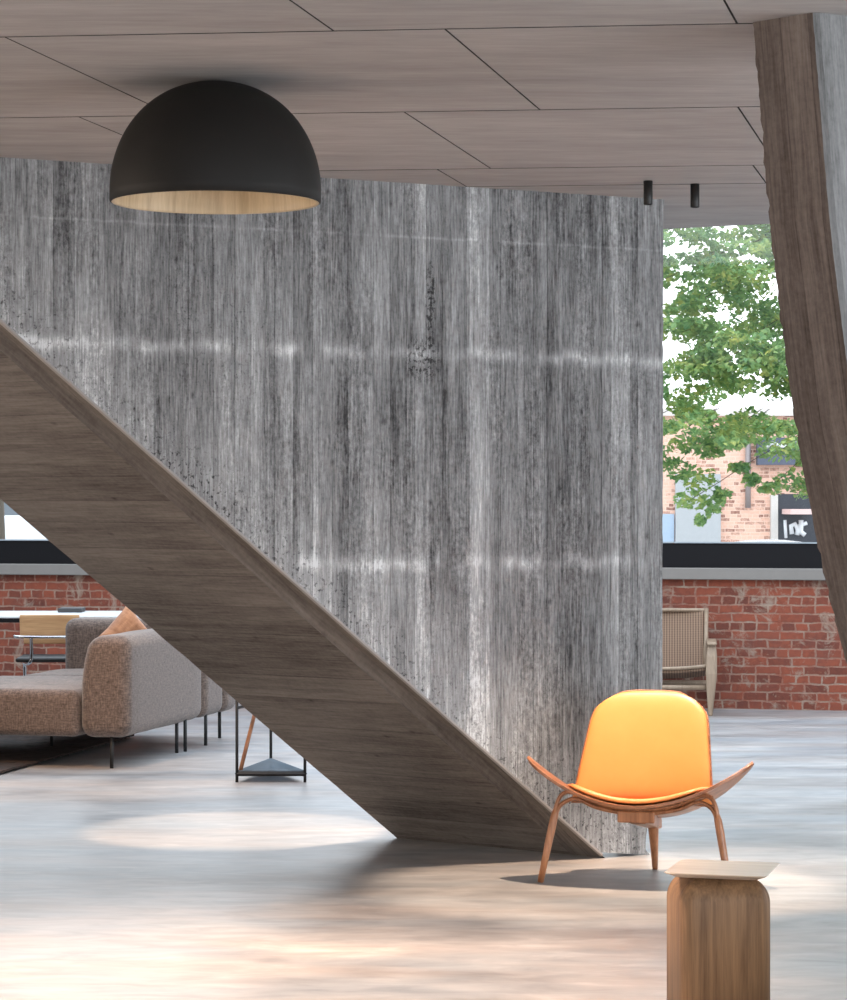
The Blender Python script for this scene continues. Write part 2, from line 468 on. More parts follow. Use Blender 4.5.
def glass_mat(name, tint=(1, 1, 1, 1), refl=0.10):
    m, nt, p = newmat(name); b = NB(nt)
    nt.nodes.remove(p)
    tr = b.n('ShaderNodeBsdfTransparent'); tr.inputs[0].default_value = tint
    gl = b.n('ShaderNodeBsdfGlossy'); gl.inputs['Roughness'].default_value = 0.02
    mx = b.n('ShaderNodeMixShader')
    fr = b.n('ShaderNodeFresnel'); fr.inputs[0].default_value = 1.35
    b.link(b.math('ADD', fr.outputs[0], refl*0.1), mx.inputs[0])
    b.link(tr.outputs[0], mx.inputs[1]); b.link(gl.outputs[0], mx.inputs[2])
    b.link(mx.outputs[0], nt.nodes['Material Output'].inputs[0])
    return m
M_glass = glass_mat('window_glass')
M_shelfglass = glass_mat('smoked_glass', (0.62, 0.68, 0.74, 1), 0.0)
_gl = [n for n in M_shelfglass.node_tree.nodes if n.type == 'BSDF_GLOSSY'][0]
_df = M_shelfglass.node_tree.nodes.new('ShaderNodeBsdfDiffuse'); _df.inputs[0].default_value = rgb(120, 132, 142)
_mx = [n for n in M_shelfglass.node_tree.nodes if n.type == 'MIX_SHADER'][0]
M_shelfglass.node_tree.links.new(_df.outputs[0], _mx.inputs[2])
for _l in list(_mx.inputs[0].links): M_shelfglass.node_tree.links.remove(_l)
_mx.inputs[0].default_value = 0.55

def emit(name, color, strength):
    m, nt, p = newmat(name)
    p.inputs['Base Color'].default_value = color
    p.inputs['Emission Color'].default_value = color
    p.inputs['Emission Strength'].default_value = strength
    return m
M_bulb = emit('warm_diffuser', (1.0, 0.84, 0.66, 1), 2.5)

# ------------------------------------------------------------------ floor
bm = bmesh.new()
box(bm, -9, 8, -3, 22, -0.2, 0.0)
struct(obj('floor', bm, M_floor))

# ------------------------------------------------------------------ ceiling: cast panels with real joints
td = Vector((1, -0.1, 0)).normalized()          # direction of the transverse joints
ld = Vector((0.2165, 0.976, 0)).normalized()    # direction of the long joints
edge_p, edge_d = Vector((1.153, 12.43, 0)), Vector((0.897, -0.44, 0)).normalized()
def tline(x, y):    # v-coordinate (distance along y at x=0) of the joint through a floor-plan point
    return y + 0.1*x
rows = [-3.5, -0.6, 1.85, 4.3, tline(0.37, 7.13), tline(0.45, 8.635), tline(0.53, 10.14), tline(0.56, 10.72), 19.0]
long_u = [0.0, 0.0, 0.0, None, None, None, None, None]
def U(x, y):        # offset across the long joints
    n = Vector((ld.y, -ld.x, 0)); return Vector((x, y, 0)).dot(n)
ceil_n = Vector((ld.y, -ld.x, 0))
phase = [0.0, 0.4, 0.9, U(-0.335, 6.8), U(0.062, 7.6)+0.092, U(-0.04, 8.8), U(0.1, 10.4), 0.2]
bm = bmesh.new()
def isect(v, u):
    # point with y+0.1x = v and dot(ceil_n)=u
    a11, a12, b1 = 0.1, 1.0, v
    a21, a22, b2 = ceil_n.x, ceil_n.y, u
    det = a11*a22-a12*a21
    return Vector(((b1*a22-a12*b2)/det, (a11*b2-a21*b1)/det, 0))
gap = 0.003
for i in range(len(rows)-1):
    v0, v1 = rows[i]+0.007, rows[i+1]-0.007
    last = i == len(rows)-2
    base = phase[i]
    pitch = {3: 1.10, 4: 1.23, 5: 1.10}.get(i, 1.22)
    for k in range(-9, 9):
        u0, u1 = base+k*pitch+gap, base+(k+1)*pitch-gap
        if last:
            u0 -= gap; u1 += gap
        q = [isect(v0, u0), isect(v0, u1), isect(v1, u1), isect(v1, u0)]
        fb = [bm.verts.new((p.x, p.y, CEIL)) for p in q]
        ft = [bm.verts.new((p.x, p.y, CEIL+0.04)) for p in q]
        bm.faces.new(fb[::-1])
        for a in range(4):
            bm.faces.new((fb[a], fb[(a+1) % 4], ft[(a+1) % 4], ft[a])).material_index = 1
# trim to the slab edge and the room sides
def cut(bm, co, no):
    bmesh.ops.bisect_plane(bm, geom=bm.verts[:]+bm.edges[:]+bm.faces[:], plane_co=co, plane_no=no, clear_outer=True)
en = Vector((-edge_d.y, edge_d.x, 0))
if en.y < 0: en = -en
cut(bm, edge_p, en); cut(bm, (8, 0, 0), (1, 0, 0)); cut(bm, (-9, 0, 0), (-1, 0, 0)); cut(bm, (0, -3, 0), (0, -1, 0))
# slab above the panels
box(bm, -9, 8, -3, 20, CEIL+0.04, CEIL+0.34)
vs = [v for v in bm.verts if v.co.z > CEIL+0.039]
bmesh.ops.bisect_plane(bm, geom=bm.verts[:]+bm.edges[:]+bm.faces[:], plane_co=edge_p, plane_no=en, clear_outer=True)
bmesh.ops.holes_fill(bm, edges=[e for e in bm.edges if e.is_boundary and all(v.co.z > CEIL+0.039 for v in e.verts) and all(abs((v.co-edge_p).dot(en)) < 1e-3 for v in e.verts)], sides=0)
o = struct(obj('ceiling', bm, M_ceil)); o.data.materials.append(plain('joint_grout', rgb(72, 68, 66), 0.9))

# side walls, rear wall and roof above the facade void
M_plaster = plain('grey_plaster', rgb(150, 148, 146), 0.85)
bm = bmesh.new(); box(bm, -9.2, -9.0, -3, 22, 0, 5.4); struct(obj('wall_left', bm, M_plaster))
bm = bmesh.new(); box(bm, 8.0, 8.2, -3, 18.5, 0, 5.4); struct(obj('wall_right', bm, M_plaster))
bm = bmesh.new(); box(bm, -9.2, 8.2, -3.2, -3.0, 0, 5.4); struct(obj('wall_rear', bm, M_plaster))

# ------------------------------------------------------------------ facade
FO = (-0.385, 19.64, 0); FR = -0.2335
bm = bmesh.new(); box(bm, -9.5, 9.0, 0, 0.35, 0, 0.95)
w = obj('wall_back', bm, M_brick); w.location = FO; w.rotation_euler = (0, 0, FR); struct(w)
bm = bmesh.new(); box(bm, -9.5, 9.0, -0.05, 0.36, 0.945, 1.03, 0.006)
w = obj('trim_1', bm, M_sill); w.location = FO; w.rotation_euler = (0, 0, FR); struct(w)
bm = bmesh.new(); box(bm, -9.5, 9.0, 0, 0.35, 4.6, 5.4)
w = obj('wall_back_upper', bm, M_plaster); w.location = FO; w.rotation_euler = (0, 0, FR); struct(w)
for i, (a, c) in enumerate([(-9.4, -5.0), (-5.0, -1.0), (-1.0, 1.2), (1.2, 5.0), (5.0, 8.9)]):
    bm = bmesh.new()
    box(bm, a, c, 0.03, 0.13, 1.03, 1.21, 0.004)
    box(bm, a, c, 0.03, 0.13, 4.5, 4.6, 0.004)
    box(bm, a, a+0.06, 0.035, 0.125, 1.20, 4.5); box(bm, c-0.06, c, 0.035, 0.125, 1.20, 4.5)
    w = obj('window_%d' % (i+1), bm, M_frame); w.location = FO; w.rotation_euler = (0, 0, FR); struct(w)
    bm = bmesh.new(); box(bm, a+0.06, c-0.06, 0.07, 0.085, 1.21, 4.5)
    obj('pane', bm, M_glass, w)
    bm = bmesh.new(); box(bm, a+0.06, c-0.06, 0.02, 0.05, 1.21, 1.22)
    obj('glazing_bead', bm, plain('pale_bead', rgb(150, 160, 168), 0.4), w)

# ------------------------------------------------------------------ stair: side wall standing on a sloping flight
Fp = Vector((0.773, 11.07, 0)); Pp = Vector((-0.129, 11.73, 0)); SD = Vector((-2.373, -1.24, 2.20))
wd = Vector((SD.x, SD.y, 0)).normalized()       # along the wall, to the left
wn_ = Vector((-wd.y, wd.x, 0))
if wn_.y < 0: wn_ = -wn_                        # away from the camera
stair = thing('concrete_staircase', 'board-marked concrete stair with tall solid side wall and sloping brown underside', 'staircase', tuple(Fp))
def wp(u, z, t=0.0):   # u metres to the right of F along the wall, relative to the empty
    v = -wd*u + wn_*t; return Vector((v.x, v.y, z))
# front face outline as a fine grid so the worn edges can be modelled
L = math.hypot(SD.x, SD.y); slope = SD.z/L
top = CEIL
def top_u(z): return -(z)/slope
right_edge = [(0.225, 0.0), (0.205, 0.02), (0.21, 0.12), (0.22, 0.2), (0.25, 0.35), (0.275, 0.55), (0.29, 0.75), (0.289, 1.2), (0.293, 1.9), (0.293, 2.5), (0.296, top)]
right_fine = []
for (u0, z0), (u1, z1) in zip(right_edge, right_edge[1:]):
    n = max(1, int((z1-z0)/0.03))
    for k in range(n):
        t = k/n; z = z0+(z1-z0)*t
        right_fine.append((u0+(u1-u0)*t + (0.004+0.010*(z < 0.7))*mn.noise(Vector((z*22, 3, 1))), z))
right_fine.append(right_edge[-1])
sl = []
N = 110
for k in range(N+1):
    z = top*(1-k/N)
    rr = 0.006*mn.noise(Vector((z*18, 0, 5)))
    sl.append((top_u(z)+rr, z+0.0))
outline = right_fine + sl
bm = bmesh.new()
fr = [bm.verts.new(wp(u, z)) for u, z in outline[:-1]]
nr = len(right_fine)
bk = [bm.verts.new(wp(u, z+(0.14 if i >= nr else 0.0)*min(1.0, (top-z)/0.2) if i >= nr else z, 0.24)) for i, (u, z) in enumerate(outline[:-1])]
bk[0].co.z += 0.14
bm.faces.new(fr); bm.faces.new(bk[::-1])
for k in range(len(fr)):
    k2 = (k+1) % len(fr)
    bm.faces.new((fr[k], bk[k], bk[k2], fr[k2]))
o = obj('side_wall', bm, M_wall, stair)
uvproj(o, (0, 0, 0), -wd, (0, 0, 1))
bm = bmesh.new()
nn_ = 60; rr_ = []
for k in range(nn_+1):
    z = 0.012+(top-0.03)*k/nn_
    j = 0.002*mn.noise(Vector((z*20, 7, 1)))
    a = [wp(top_u(z)+dx+j, z+dz, dy) for dx, dz, dy in ((0.0, -0.002, -0.003), (0.005, 0.004, -0.003), (0.005, 0.004, 0.01), (-0.003, -0.006, 0.010))]
    rr_.append([bm.verts.new(v) for v in a])
for a, c in zip(rr_, rr_[1:]):
    for j in range(4): bm.faces.new((a[j], a[(j+1) % 4], c[(j+1) % 4], c[j]))
bm.faces.new(rr_[0][::-1]); bm.faces.new(rr_[-1])
obj('edge_arris', bm, plain('smooth_pale_concrete', rgb(158, 153, 149), 0.8), stair)
# the flight: soffit with recessed edge strip, sides and treads above
wv = Pp-Fp
wdir = wv.normalized(); W = wv.length
S = SD*1.45
lift = Vector((0, 0, 0.30))
def q(c, t, up=0.0):
    base = wdir*c + SD*t
    return Vector((base.x, base.y, base.z+up))
up1 = 0.050
bm = bmesh.new()
prof = [(0.0, up1*0.2), (0.008, up1), (0.135, up1), (0.168, 0.0), (W-0.012, 0.0), (W, 0.012), (W+0.0, 0.24)]
nt_ = 90
rings = []
for k in range(nt_+1):
    t = 1.28*k/nt_
    ring = []
    for j, (c, u) in enumerate(prof):
        e = 0.004*mn.noise(Vector((t*30, j, 2))) if j in (3, 4, 5) else 0.0
        ring.append(bm.verts.new(q(c+e, t, (u*min(1.0, t/0.12) if j < 3 else u)+abs(e)*0.3)))
    ring.append(bm.verts.new(q(0.42, t, 0.24)))
    rings.append(ring)
for a, c in zip(rings, rings[1:]):
    for j in range(len(a)):
        j2 = (j+1) % len(a)
        bm.faces.new((a[j], a[j2], c[j2], c[j]))
bm.faces.new(rings[-1])
bm.faces.new(rings[0][::-1])
cut(bm, (0, 0, 0.0), (0, 0, -1)); cut(bm, (0, 0, CEIL), (0, 0, 1))
o = obj('sloping_flight', bm, M_soffit, stair)
# u across planks = along the slope ; v along planks = across width
me = o.data; uvl = me.uv_layers.new(name='UVMap')
pl = (SD-wdir*SD.dot(wdir)).length; det = wdir.x*SD.y-wdir.y*SD.x
for poly in me.polygons:
    def ct(co):
        return ((co.x*SD.y-co.y*SD.x)/det, (wdir.x*co.y-wdir.y*co.x)/det)
    strip = ct(poly.center)[0] < 0.165
    for li in poly.loop_indices:
        c_, t_ = ct(me.vertices[me.loops[li].vertex_index].co)
        uvl.data[li].uv = (c_+10.03, t_*3.4) if strip else (t_*pl, c_)
# treads on top, hidden behind the wall from here
bm = bmesh.new()
nst = 14
for k in range(nst):
    t0, t1 = k/nst*1.08+0.03, (k+1)/nst*1.08+0.03
    a = [q(0.45, t0, 0.23), q(0.45, t1, 0.23), q(0.45, t1, 0.25), q(0.45, t0, 0.25+SD.z*(t1-t0))]
    c = [q(W-0.03, t0, 0.23), q(W-0.03, t1, 0.23), q(W-0.03, t1, 0.25), q(W-0.03, t0, 0.25+SD.z*(t1-t0))]
    lo = [bm.verts.new(v) for v in a]; hi = [bm.verts.new(v) for v in c]
    bm.faces.new(lo); bm.faces.new(hi[::-1])
    for j in range(4): bm.faces.new((lo[j], hi[j], hi[(j+1) % 4], lo[(j+1) % 4]))
obj('treads', bm, M_sill, stair)

# ------------------------------------------------------------------ leaning column on the right
Lpts = [(753, 22), (765, 170), (768.7, 225), (775, 272), (783.5, 342), (793.4, 420), (800, 454), (816, 541), (832, 611), (846, 665), (884, 790), (930, 930), (976, 1060)]
prof = [((x-CX)/368.0, EYE-(y-HY)/368.0) for x, y in Lpts]
cz = [p[1] for p in prof]
def Lx(z):
    for (x0, z0), (x1, z1) in zip(prof, prof[1:]):
        if z1 <= z <= z0: return x0+(x1-x0)*(z0-z)/(z0-z1)
    return prof[0][0] if z > prof[0][1] else prof[-1][0]
bm = bmesh.new()
rings = []
K = 170
for k in range(K+1):
    z = max(0.0, CEIL*(1-k/K))
    # smooth the measured edge
    lx = sum(Lx(z+dz) for dz in (-0.15, -0.07, 0, 0.07, 0.15))/5
    if z > 2.6: lx = Lx(z)
    j = 0.006*mn.noise(Vector((z*26, 1, 1)))+0.003*mn.noise(Vector((z*70, 1, 1)))
    Lc = Vector((lx+j, 7.06, z)); Cc = Vector((lx+0.146+0.002*mn.noise(Vector((z*30, 5, 1))), 6.914, z))
    ring = [Lc, Cc+Vector((-0.006, 0.006, 0)), Cc+Vector((0.012, 0.007, 0)), Cc+Vector((0.5, 0.29, 0)), Lc+Vector((0.5, 0.29, 0))]
    rings.append([bm.verts.new(v) for v in ring])
for a, c in zip(rings, rings[1:]):
    for j in range(5):
        f = bm.faces.new((a[j], a[(j+1) % 5], c[(j+1) % 5], c[j]))
        if j in (1, 2): f.material_index = 1
bm.faces.new(rings[0]); bm.faces.new(rings[-1][::-1])
o = obj('leaning_column', bm, M_column); o.data.materials.append(M_collit)
me = o.data; uvl = me.uv_layers.new(name='UVMap')
for l in me.loops:
    c = me.vertices[l.vertex_index].co
    uvl.data[l.index].uv = ((c.x-Lx(c.z))*1.41+0.2, c.z)
tag(o, 'dark board-marked concrete column leaning outward at the right edge, reaching the ceiling', 'column')

# ------------------------------------------------------------------ dome ceiling lamp
lx, ly = -0.645, 8.07
lamp = thing('dome_ceiling_lamp', 'large matt black half-round ceiling lamp with pale wood lining', 'ceiling lamp', (lx, ly, 2.445))
R = 0.3275; H = 0.375
pr = []
for k in range(33):
    a = k/32*math.pi/2
    pr.append((R*math.cos(a)**0.92 if k < 32 else 0.0, 0.035+(H-0.035)*math.sin(a)))
pr = [(R-0.006, 0.0), (R, 0.004)] + pr
bm = bmesh.new(); lathe(bm, [(R-0.006, 0.0)]+pr[1:], 96)
obj('shade', bm, M_shade, lamp, True)
bm = bmesh.new()
pin = [(R-0.006, 0.0), (R-0.014, 0.0008)]+[((R-0.016)*math.cos(k/24*math.pi/2) if k < 24 else 0.0, 0.004+(H-0.04)*math.sin(k/24*math.pi/2)) for k in range(25)]
lathe(bm, pin, 96)
o = obj('inner_lining', bm, M_lining, lamp, True)
bm = bmesh.new(); lathe(bm, [(0, 0.20), (0.09, 0.20), (0.095, 0.21), (0.095, 0.32), (0, 0.32)], 40)
obj('light_diffuser', bm, M_bulb, lamp, True)
light('dome_lamp_light', 'SPOT', (lx, ly, 2.60), 950, (1.0, 0.74, 0.58), (lx, ly, 0), spot_size=math.radians(86), spot_blend=0.8, shadow_soft_size=0.08)

# ------------------------------------------------------------------ cylinder spotlights
def make_spot(x, y, label):
    t = thing('ceiling_spotlight', label, 'spotlight', (x, y, CEIL), 0, 'small black cylinder spotlights')
    bm = bmesh.new(); lathe(bm, [(0, 0), (0.0185, 0), (0.0185, -0.094), (0.0165, -0.097), (0.0150, -0.094), (0.0150, -0.085), (0, -0.085)], 32)
    obj('housing', bm, M_black, t, True)
    bm = bmesh.new(); lathe(bm, [(0, -0.0855), (0.0145, -0.0855), (0.012, -0.089), (0, -0.09)], 24)
    obj('lens', bm, M_bulb, t, True)
    return t
WARM = (1.0, 0.74, 0.54)
s1 = make_spot(0.912, 10.56, 'black cylinder spotlight overlapping the end of the concrete wall')
s2 = dup(s1, (1.113, 10.66, CEIL), 0, 'black cylinder spotlight nearer the leaning column, clear of the wall')
light('spot_beam', 'SPOT', (0.912, 10.56, 2.70), 520, WARM, (0.72, 10.25, 0), spot_size=math.radians(42), spot_blend=0.45, shadow_soft_size=0.02)
light('spot_beam', 'SPOT', (1.113, 10.66, 2.70), 330, WARM, (1.35, 10.55, 0), spot_size=math.radians(40), spot_blend=0.45, shadow_soft_size=0.02)
light('spot_beam', 'SPOT', (-0.85, 12.0, 2.70), 420, WARM, (-0.87, 12.0, 0), spot_size=math.radians(32), spot_blend=0.35, shadow_soft_size=0.02)
light('spot_beam', 'SPOT', (-2.2, 13.2, 2.70), 250, (1.0, 0.66, 0.42), (-2.0, 14.2, 0), spot_size=math.radians(62), spot_blend=0.8, shadow_soft_size=0.02)

# ------------------------------------------------------------------ orange shell lounge chair
ch = thing('shell_lounge_chair', 'three-legged oak lounge chair with winged seat and orange leather pads', 'lounge chair', (0.832, 10.27, 0), -math.radians(15))
HWX = 0.452
def seat_z(x, y):
    u = abs(x)/HWX
    return 0.333 + 0.197*u**2.0 - 0.22*(y+0.06)
def seat_pt(s, t, inset=0.0, lift=0.0):
    # s -1..1 across, t 0..1 front to rear
    a = s*math.pi/2
    x = HWX*math.sin(a)*(1-inset)
    u = abs(x)/HWX
    yf = -0.065 + 0.115*u**2.2
    yr = 0.40 - 0.225*u**1.6
    e = math.sqrt(max(0.0, 1-u**7))
    mid = (yf+yr)/2; hl = (yr-yf)/2*e*(1-inset)
    y = mid + (t*2-1)*hl
    tt_ = max(0.0, 1-t/0.28)
    curl = 0.012*tt_*tt_
    return Vector((x+math.copysign(curl*u*0.7, x), y, seat_z(x, y)+lift-curl*(1-0.35*u)))
bm = bmesh.new()
grid(bm, 41, 15, lambda a, b_: seat_pt((a*2-1)*0.985, b_))
o = obj('seat_shell', bm, M_walnut, ch, True); solid(o, 0.012, -1, 0.002)
# seat pad, domed
def pad_pt(a, b_):
    s = a*2-1; t = b_*2-1
    # squircle mapping
    sx = s*math.sqrt(max(0, 1-0.32*t*t)); ty = t*math.sqrt(max(0, 1-0.32*s*s))
    x = 0.29*sx*1.02; y = 0.160+0.200*ty
    edge = (1-abs(s)**6)*(1-abs(t)**6)
    return Vector((x, y, seat_z(x, y)+0.004+0.022*edge**0.35))
bm = bmesh.new(); grid(bm, 29, 25, pad_pt)
o = obj('seat_pad', bm, M_leather, ch, True); solid(o, 0.006, -1)
# back shell: rounded trapezoid, gently curved
def back_outline(s, t, ins=0.0):
    # t 0 bottom..1 top
    zz = t*2-1
    sx = s*(1-0.27*max(0, zz)**6); tt = zz*(1-0.17*abs(s)**5*max(0, zz))
    h = (tt+1)/2
    hw = 0.290 - 0.060*h
    return sx*(hw-ins), h
def back_pt(s, t, off=0.0, ins=0.0):
    x, h = back_outline(s, t, ins)
    h2 = h*(1-2*ins/0.42)+ins/0.42
    y = 0.195 + 0.225*h2 - 0.35*x*x*(1.0) ; z = 0.300 + 0.442*h2
    y += 0.03*(h2-0.5)**2
    nrm = Vector((0.6*x*1.0, -0.90, 0.42)).normalized()
    return Vector((x, y, z)) + nrm*off
bm = bmesh.new(); grid(bm, 61, 61, lambda a, b_: back_pt(a*2-1, b_))
o = obj('back_shell', bm, M_walnut, ch, True); solid(o, 0.011, 0, 0.002)
def bpad(a, b_):
    s = a*2-1; t = b_*2-1
    edge = (1-abs(s)**8)*(1-abs(t)**8)
    return back_pt(s, b_, 0.008+0.024*edge**0.35, 0.006)
bm = bmesh.new(); grid(bm, 61, 61, bpad)
o = obj('back_pad', bm, M_leather, ch, True); solid(o, 0.006, -1)
# front leg hoop: two laminated strands following the seat, merging into the legs
def hoop(sgn, dz, reach, bend):
    pts = []
    return pts
def strand(off, xk):
    c = []
    for sx in (-1, 1):
        side = [(sx*0.375, -0.0, 0.0), (sx*0.352, 0.015, 0.12), (sx*0.332, 0.03, 0.24-off*0.4), (sx*(0.318-xk*0.3), 0.04, 0.315-off*0.75), (sx*(0.296-xk), 0.05, 0.350-off), (sx*(0.255-xk), 0.055, 0.355-off), (sx*0.17, 0.06, 0.318-off*0.7), (sx*0.08, 0.06, 0.298-off*0.6)]
        if sx < 0: c += side
        else: c += [(0, 0.06, 0.291-off*0.6)]+side[::-1]
    return spline(c, 5)
bm = bmesh.new(); tube(bm, strand(0.0, 0.0), 0.0115, 10, squash=(1.35, 0.75))
obj('front_leg_hoop', bm, M_legwood, ch, True)
bm = bmesh.new(); tube(bm, strand(0.026, 0.02), 0.0115, 10, squash=(1.35, 0.75))
obj('front_leg_hoop', bm, M_legwood, ch, True)
for sx in (-1, 1):
    bm = bmesh.new()
    tube(bm, [(sx*0.378, -0.002, 0.0), (sx*0.356, 0.012, 0.12), (sx*0.338, 0.027, 0.215), (sx*0.328, 0.033, 0.265), (sx*0.318, 0.038, 0.305)], [0.0125, 0.0150, 0.0165, 0.0155, 0.009], 12, squash=(1.2, 1.0))
    obj('front_leg', bm, M_legwood, ch, True)
bm = bmesh.new()
box(bm, -0.075, 0.075, 0.035, 0.10, 0.243, 0.290, 0.006, 2)
for v in box(bm, -0.035, 0.035, 0.08, 0.45, 0.235, 0.282, 0.008, 2): v.co.z -= 0.17*(v.co.y-0.08)
obj('seat_beam', bm, M_legwood, ch)
bm = bmesh.new()
tube(bm, [(0, 0.425, 0.225), (0, 0.43, 0.20), (0, 0.458, 0.10), (0, 0.48, 0.0)], [0.027, 0.025, 0.018, 0.012], 12, squash=(1.0, 0.95))
obj('rear_leg', bm, M_legwood, ch, True)

# ------------------------------------------------------------------ oak block side table
st = thing('oak_side_table', 'rounded oak block side table with a thin square tray top in front', 'side table', (0.872, 7.575, 0), -math.radians(16))
bm = bmesh.new()
vs = box(bm, -0.134, 0.134, -0.12, 0.12, 0, 0.436)
ve = [e for e in bm.edges if abs(e.verts[0].co.z-e.verts[1].co.z) > 0.3]
bmesh.ops.bevel(bm, geom=ve, offset=0.045, segments=8, profile=0.5, affect='EDGES')
te = [e for e in bm.edges if all(v.co.z > 0.43 for v in e.verts) and len(e.link_faces) == 2]
bmesh.ops.bevel(bm, geom=te, offset=0.078, segments=12, profile=0.5, affect='EDGES')
o = obj('block_base', bm, M_block, st, True)
# the block itself is turned less than the tray
o.rotation_euler = (0, 0, math.radians(24)); o.location = (-0.014, 0, 0)
bm = bmesh.new()
rings = []
for ins, z in ((0.030, 0.436), (0.004, 0.447), (0.0, 0.450), (0.002, 0.452)):
    ring = []
    for cx_, cy_, a0 in ((1, -1, -90), (1, 1, 0), (-1, 1, 90), (-1, -1, 180)):
        for k in range(6):
            a = math.radians(a0+18*k); r = 0.022
            ring.append(bm.verts.new((cx_*(0.149-ins-r)+r*math.cos(a), cy_*(0.149-ins-r)+r*math.sin(a), z)))
    rings.append(ring)
for a, c in zip(rings, rings[1:]):
    for j in range(24): bm.faces.new((a[j], a[(j+1) % 24], c[(j+1) % 24], c[j]))
bm.faces.new(rings[0][::-1]); bm.faces.new(rings[-1])
o = obj('tray_top', bm, M_tray, st)
bm = bmesh.new(); lathe(bm, [(0, 0.430), (0.08, 0.430), (0.08, 0.4365), (0, 0.4365)], 40)
obj('tray_spacer', bm, M_block, st, True)

# ------------------------------------------------------------------ sofa
so = thing('corner_sofa', 'low grey-brown wool corner sofa on thin dark legs, left of the stair', 'sofa', (-1.67, 14.7, 0), -0.232)
def soft(name, x0, x1, y0, y1, z0, z1, r, parent=so, mat=M_sofa, puff=0.0, seg=6):
    bm = bmesh.new()
    box(bm, x0, x1, y0, y1, z0, z1, r, seg)
    bmesh.ops.subdivide_edges(bm, edges=[e for e in bm.edges if e.calc_length() > 0.25], cuts=8, use_grid_fill=True)
    cx, cy = (x0+x1)/2, (y0+y1)/2
    for v in bm.verts:
        sx = (v.co.x-cx)/((x1-x0)/2); sy = (v.co.y-cy)/((y1-y0)/2)
        if v.co.z > (z0+z1)/2: v.co.z += puff*(1-sx*sx)*(1-sy*sy)
        if name == 'backrest' and v.co.x < cx and v.co.z > 0.44 and sx < -0.3 and x1-x0 < 0.5:
            v.co.x += 0.055*((v.co.z-0.44)/0.3)**2
        v.co += Vector((0, 0, 0.006*mn.noise(v.co*4)))
    return obj(name, bm, mat, parent, True)
soft('backrest', -0.30, 0.0, 0.0, 1.38, 0.175, 0.757, 0.075)
soft('backrest', -0.30, 0.0, 1.395, 1.80, 0.175, 0.757, 0.07)
soft('backrest', -1.10, 0.0, 1.815, 2.10, 0.175, 0.765, 0.07)
def seat(x0, x1, y0, y1, tx):
    o = soft('seat_cushion', x0, x1, y0, y1, 0.175, 0.445, 0.05, puff=0.02)
    for v in o.data.vertices:
        if v.co.z > 0.4:
            for (a, c) in tx:
                d2 = (v.co.x-a)**2+(v.co.y-c)**2
                v.co.z -= 0.035*math.exp(-d2/0.012)
    return o
seat(-1.25, -0.303, 0.0, 1.12, [(-0.6, 0.4), (-0.95, 0.75), (-0.6, 0.8), (-0.95, 0.35)])
seat(-2.3, -1.255, 0.0, 1.12, [(-1.5, 0.4), (-1.5, 0.8)])
seat(-1.12, -0.303, 1.13, 1.81, [(-0.65, 1.4)])
for (x, y) in [(-0.12, 0.06), (-1.20, 0.12), (-0.86, 1.02), (-0.05, 1.0), (-0.03, 1.10), (-0.03, 1.50), (-0.10, 2.0), (-0.9, 1.95), (-2.2, 0.12)]:
    bm = bmesh.new(); tube(bm, [(x, y, 0), (x, y, 0.20)], 0.011, 12); obj('leg', bm, M_black, so, True)

def pillow(name, label, loc, rot, size, mat):
    bm = bmesh.new()
    def side(sg):
        def f(a, b_):
            s, t = a*2-1, b_*2-1
            e = max(0.0, (1-s**4)*(1-t**4))
            k = 1-0.07*((1-s*s)*0+(1-t*t)*abs(s)+ (1-s*s)*abs(t))
            return Vector((s*size/2*k, sg*0.075*e**0.55+0.006*mn.noise(Vector((s*2, t*2, sg))), t*size/2*k))
        return f
    grid(bm, 21, 21, side(1)); grid(bm, 21, 21, side(-1))
    bmesh.ops.remove_doubles(bm, verts=bm.verts, dist=0.012*0.3)
    o = obj(name, bm, mat, None, True)
    o.location = loc; o.rotation_euler = rot
    return tag(o, label, 'cushion')
pillow('throw_cushion', 'tan suede cushion propped on its corner against the sofa back', (-1.83, 16.05, 0.672), (math.radians(-8), math.radians(48), math.radians(32)), 0.30, M_tan)

# rug
bm = bmesh.new()
cr = [(-1.85, 16.7), (-2.35, 14.38), (-4.6, 14.9), (-4.1, 17.3)]
def rug_pt(a, b_):
    p0 = Vector(cr[0]).lerp(Vector(cr[3]), a); p1 = Vector(cr[1]).lerp(Vector(cr[2]), a)
    p = p0.lerp(p1, b_)
    j = 0.012*mn.noise(Vector((p.x*25, p.y*25, 0)))
    return Vector((p.x+j, p.y+j, 0.012+0.006*mn.noise(Vector((p.x*40, p.y*40, 3)))))
grid(bm, 60, 80, rug_pt)
o = obj('rug', bm, M_rug); solid(o, 0.012, -1)
tag(o, 'dark brown shaggy rug lying under the left part of the sofa', 'rug')

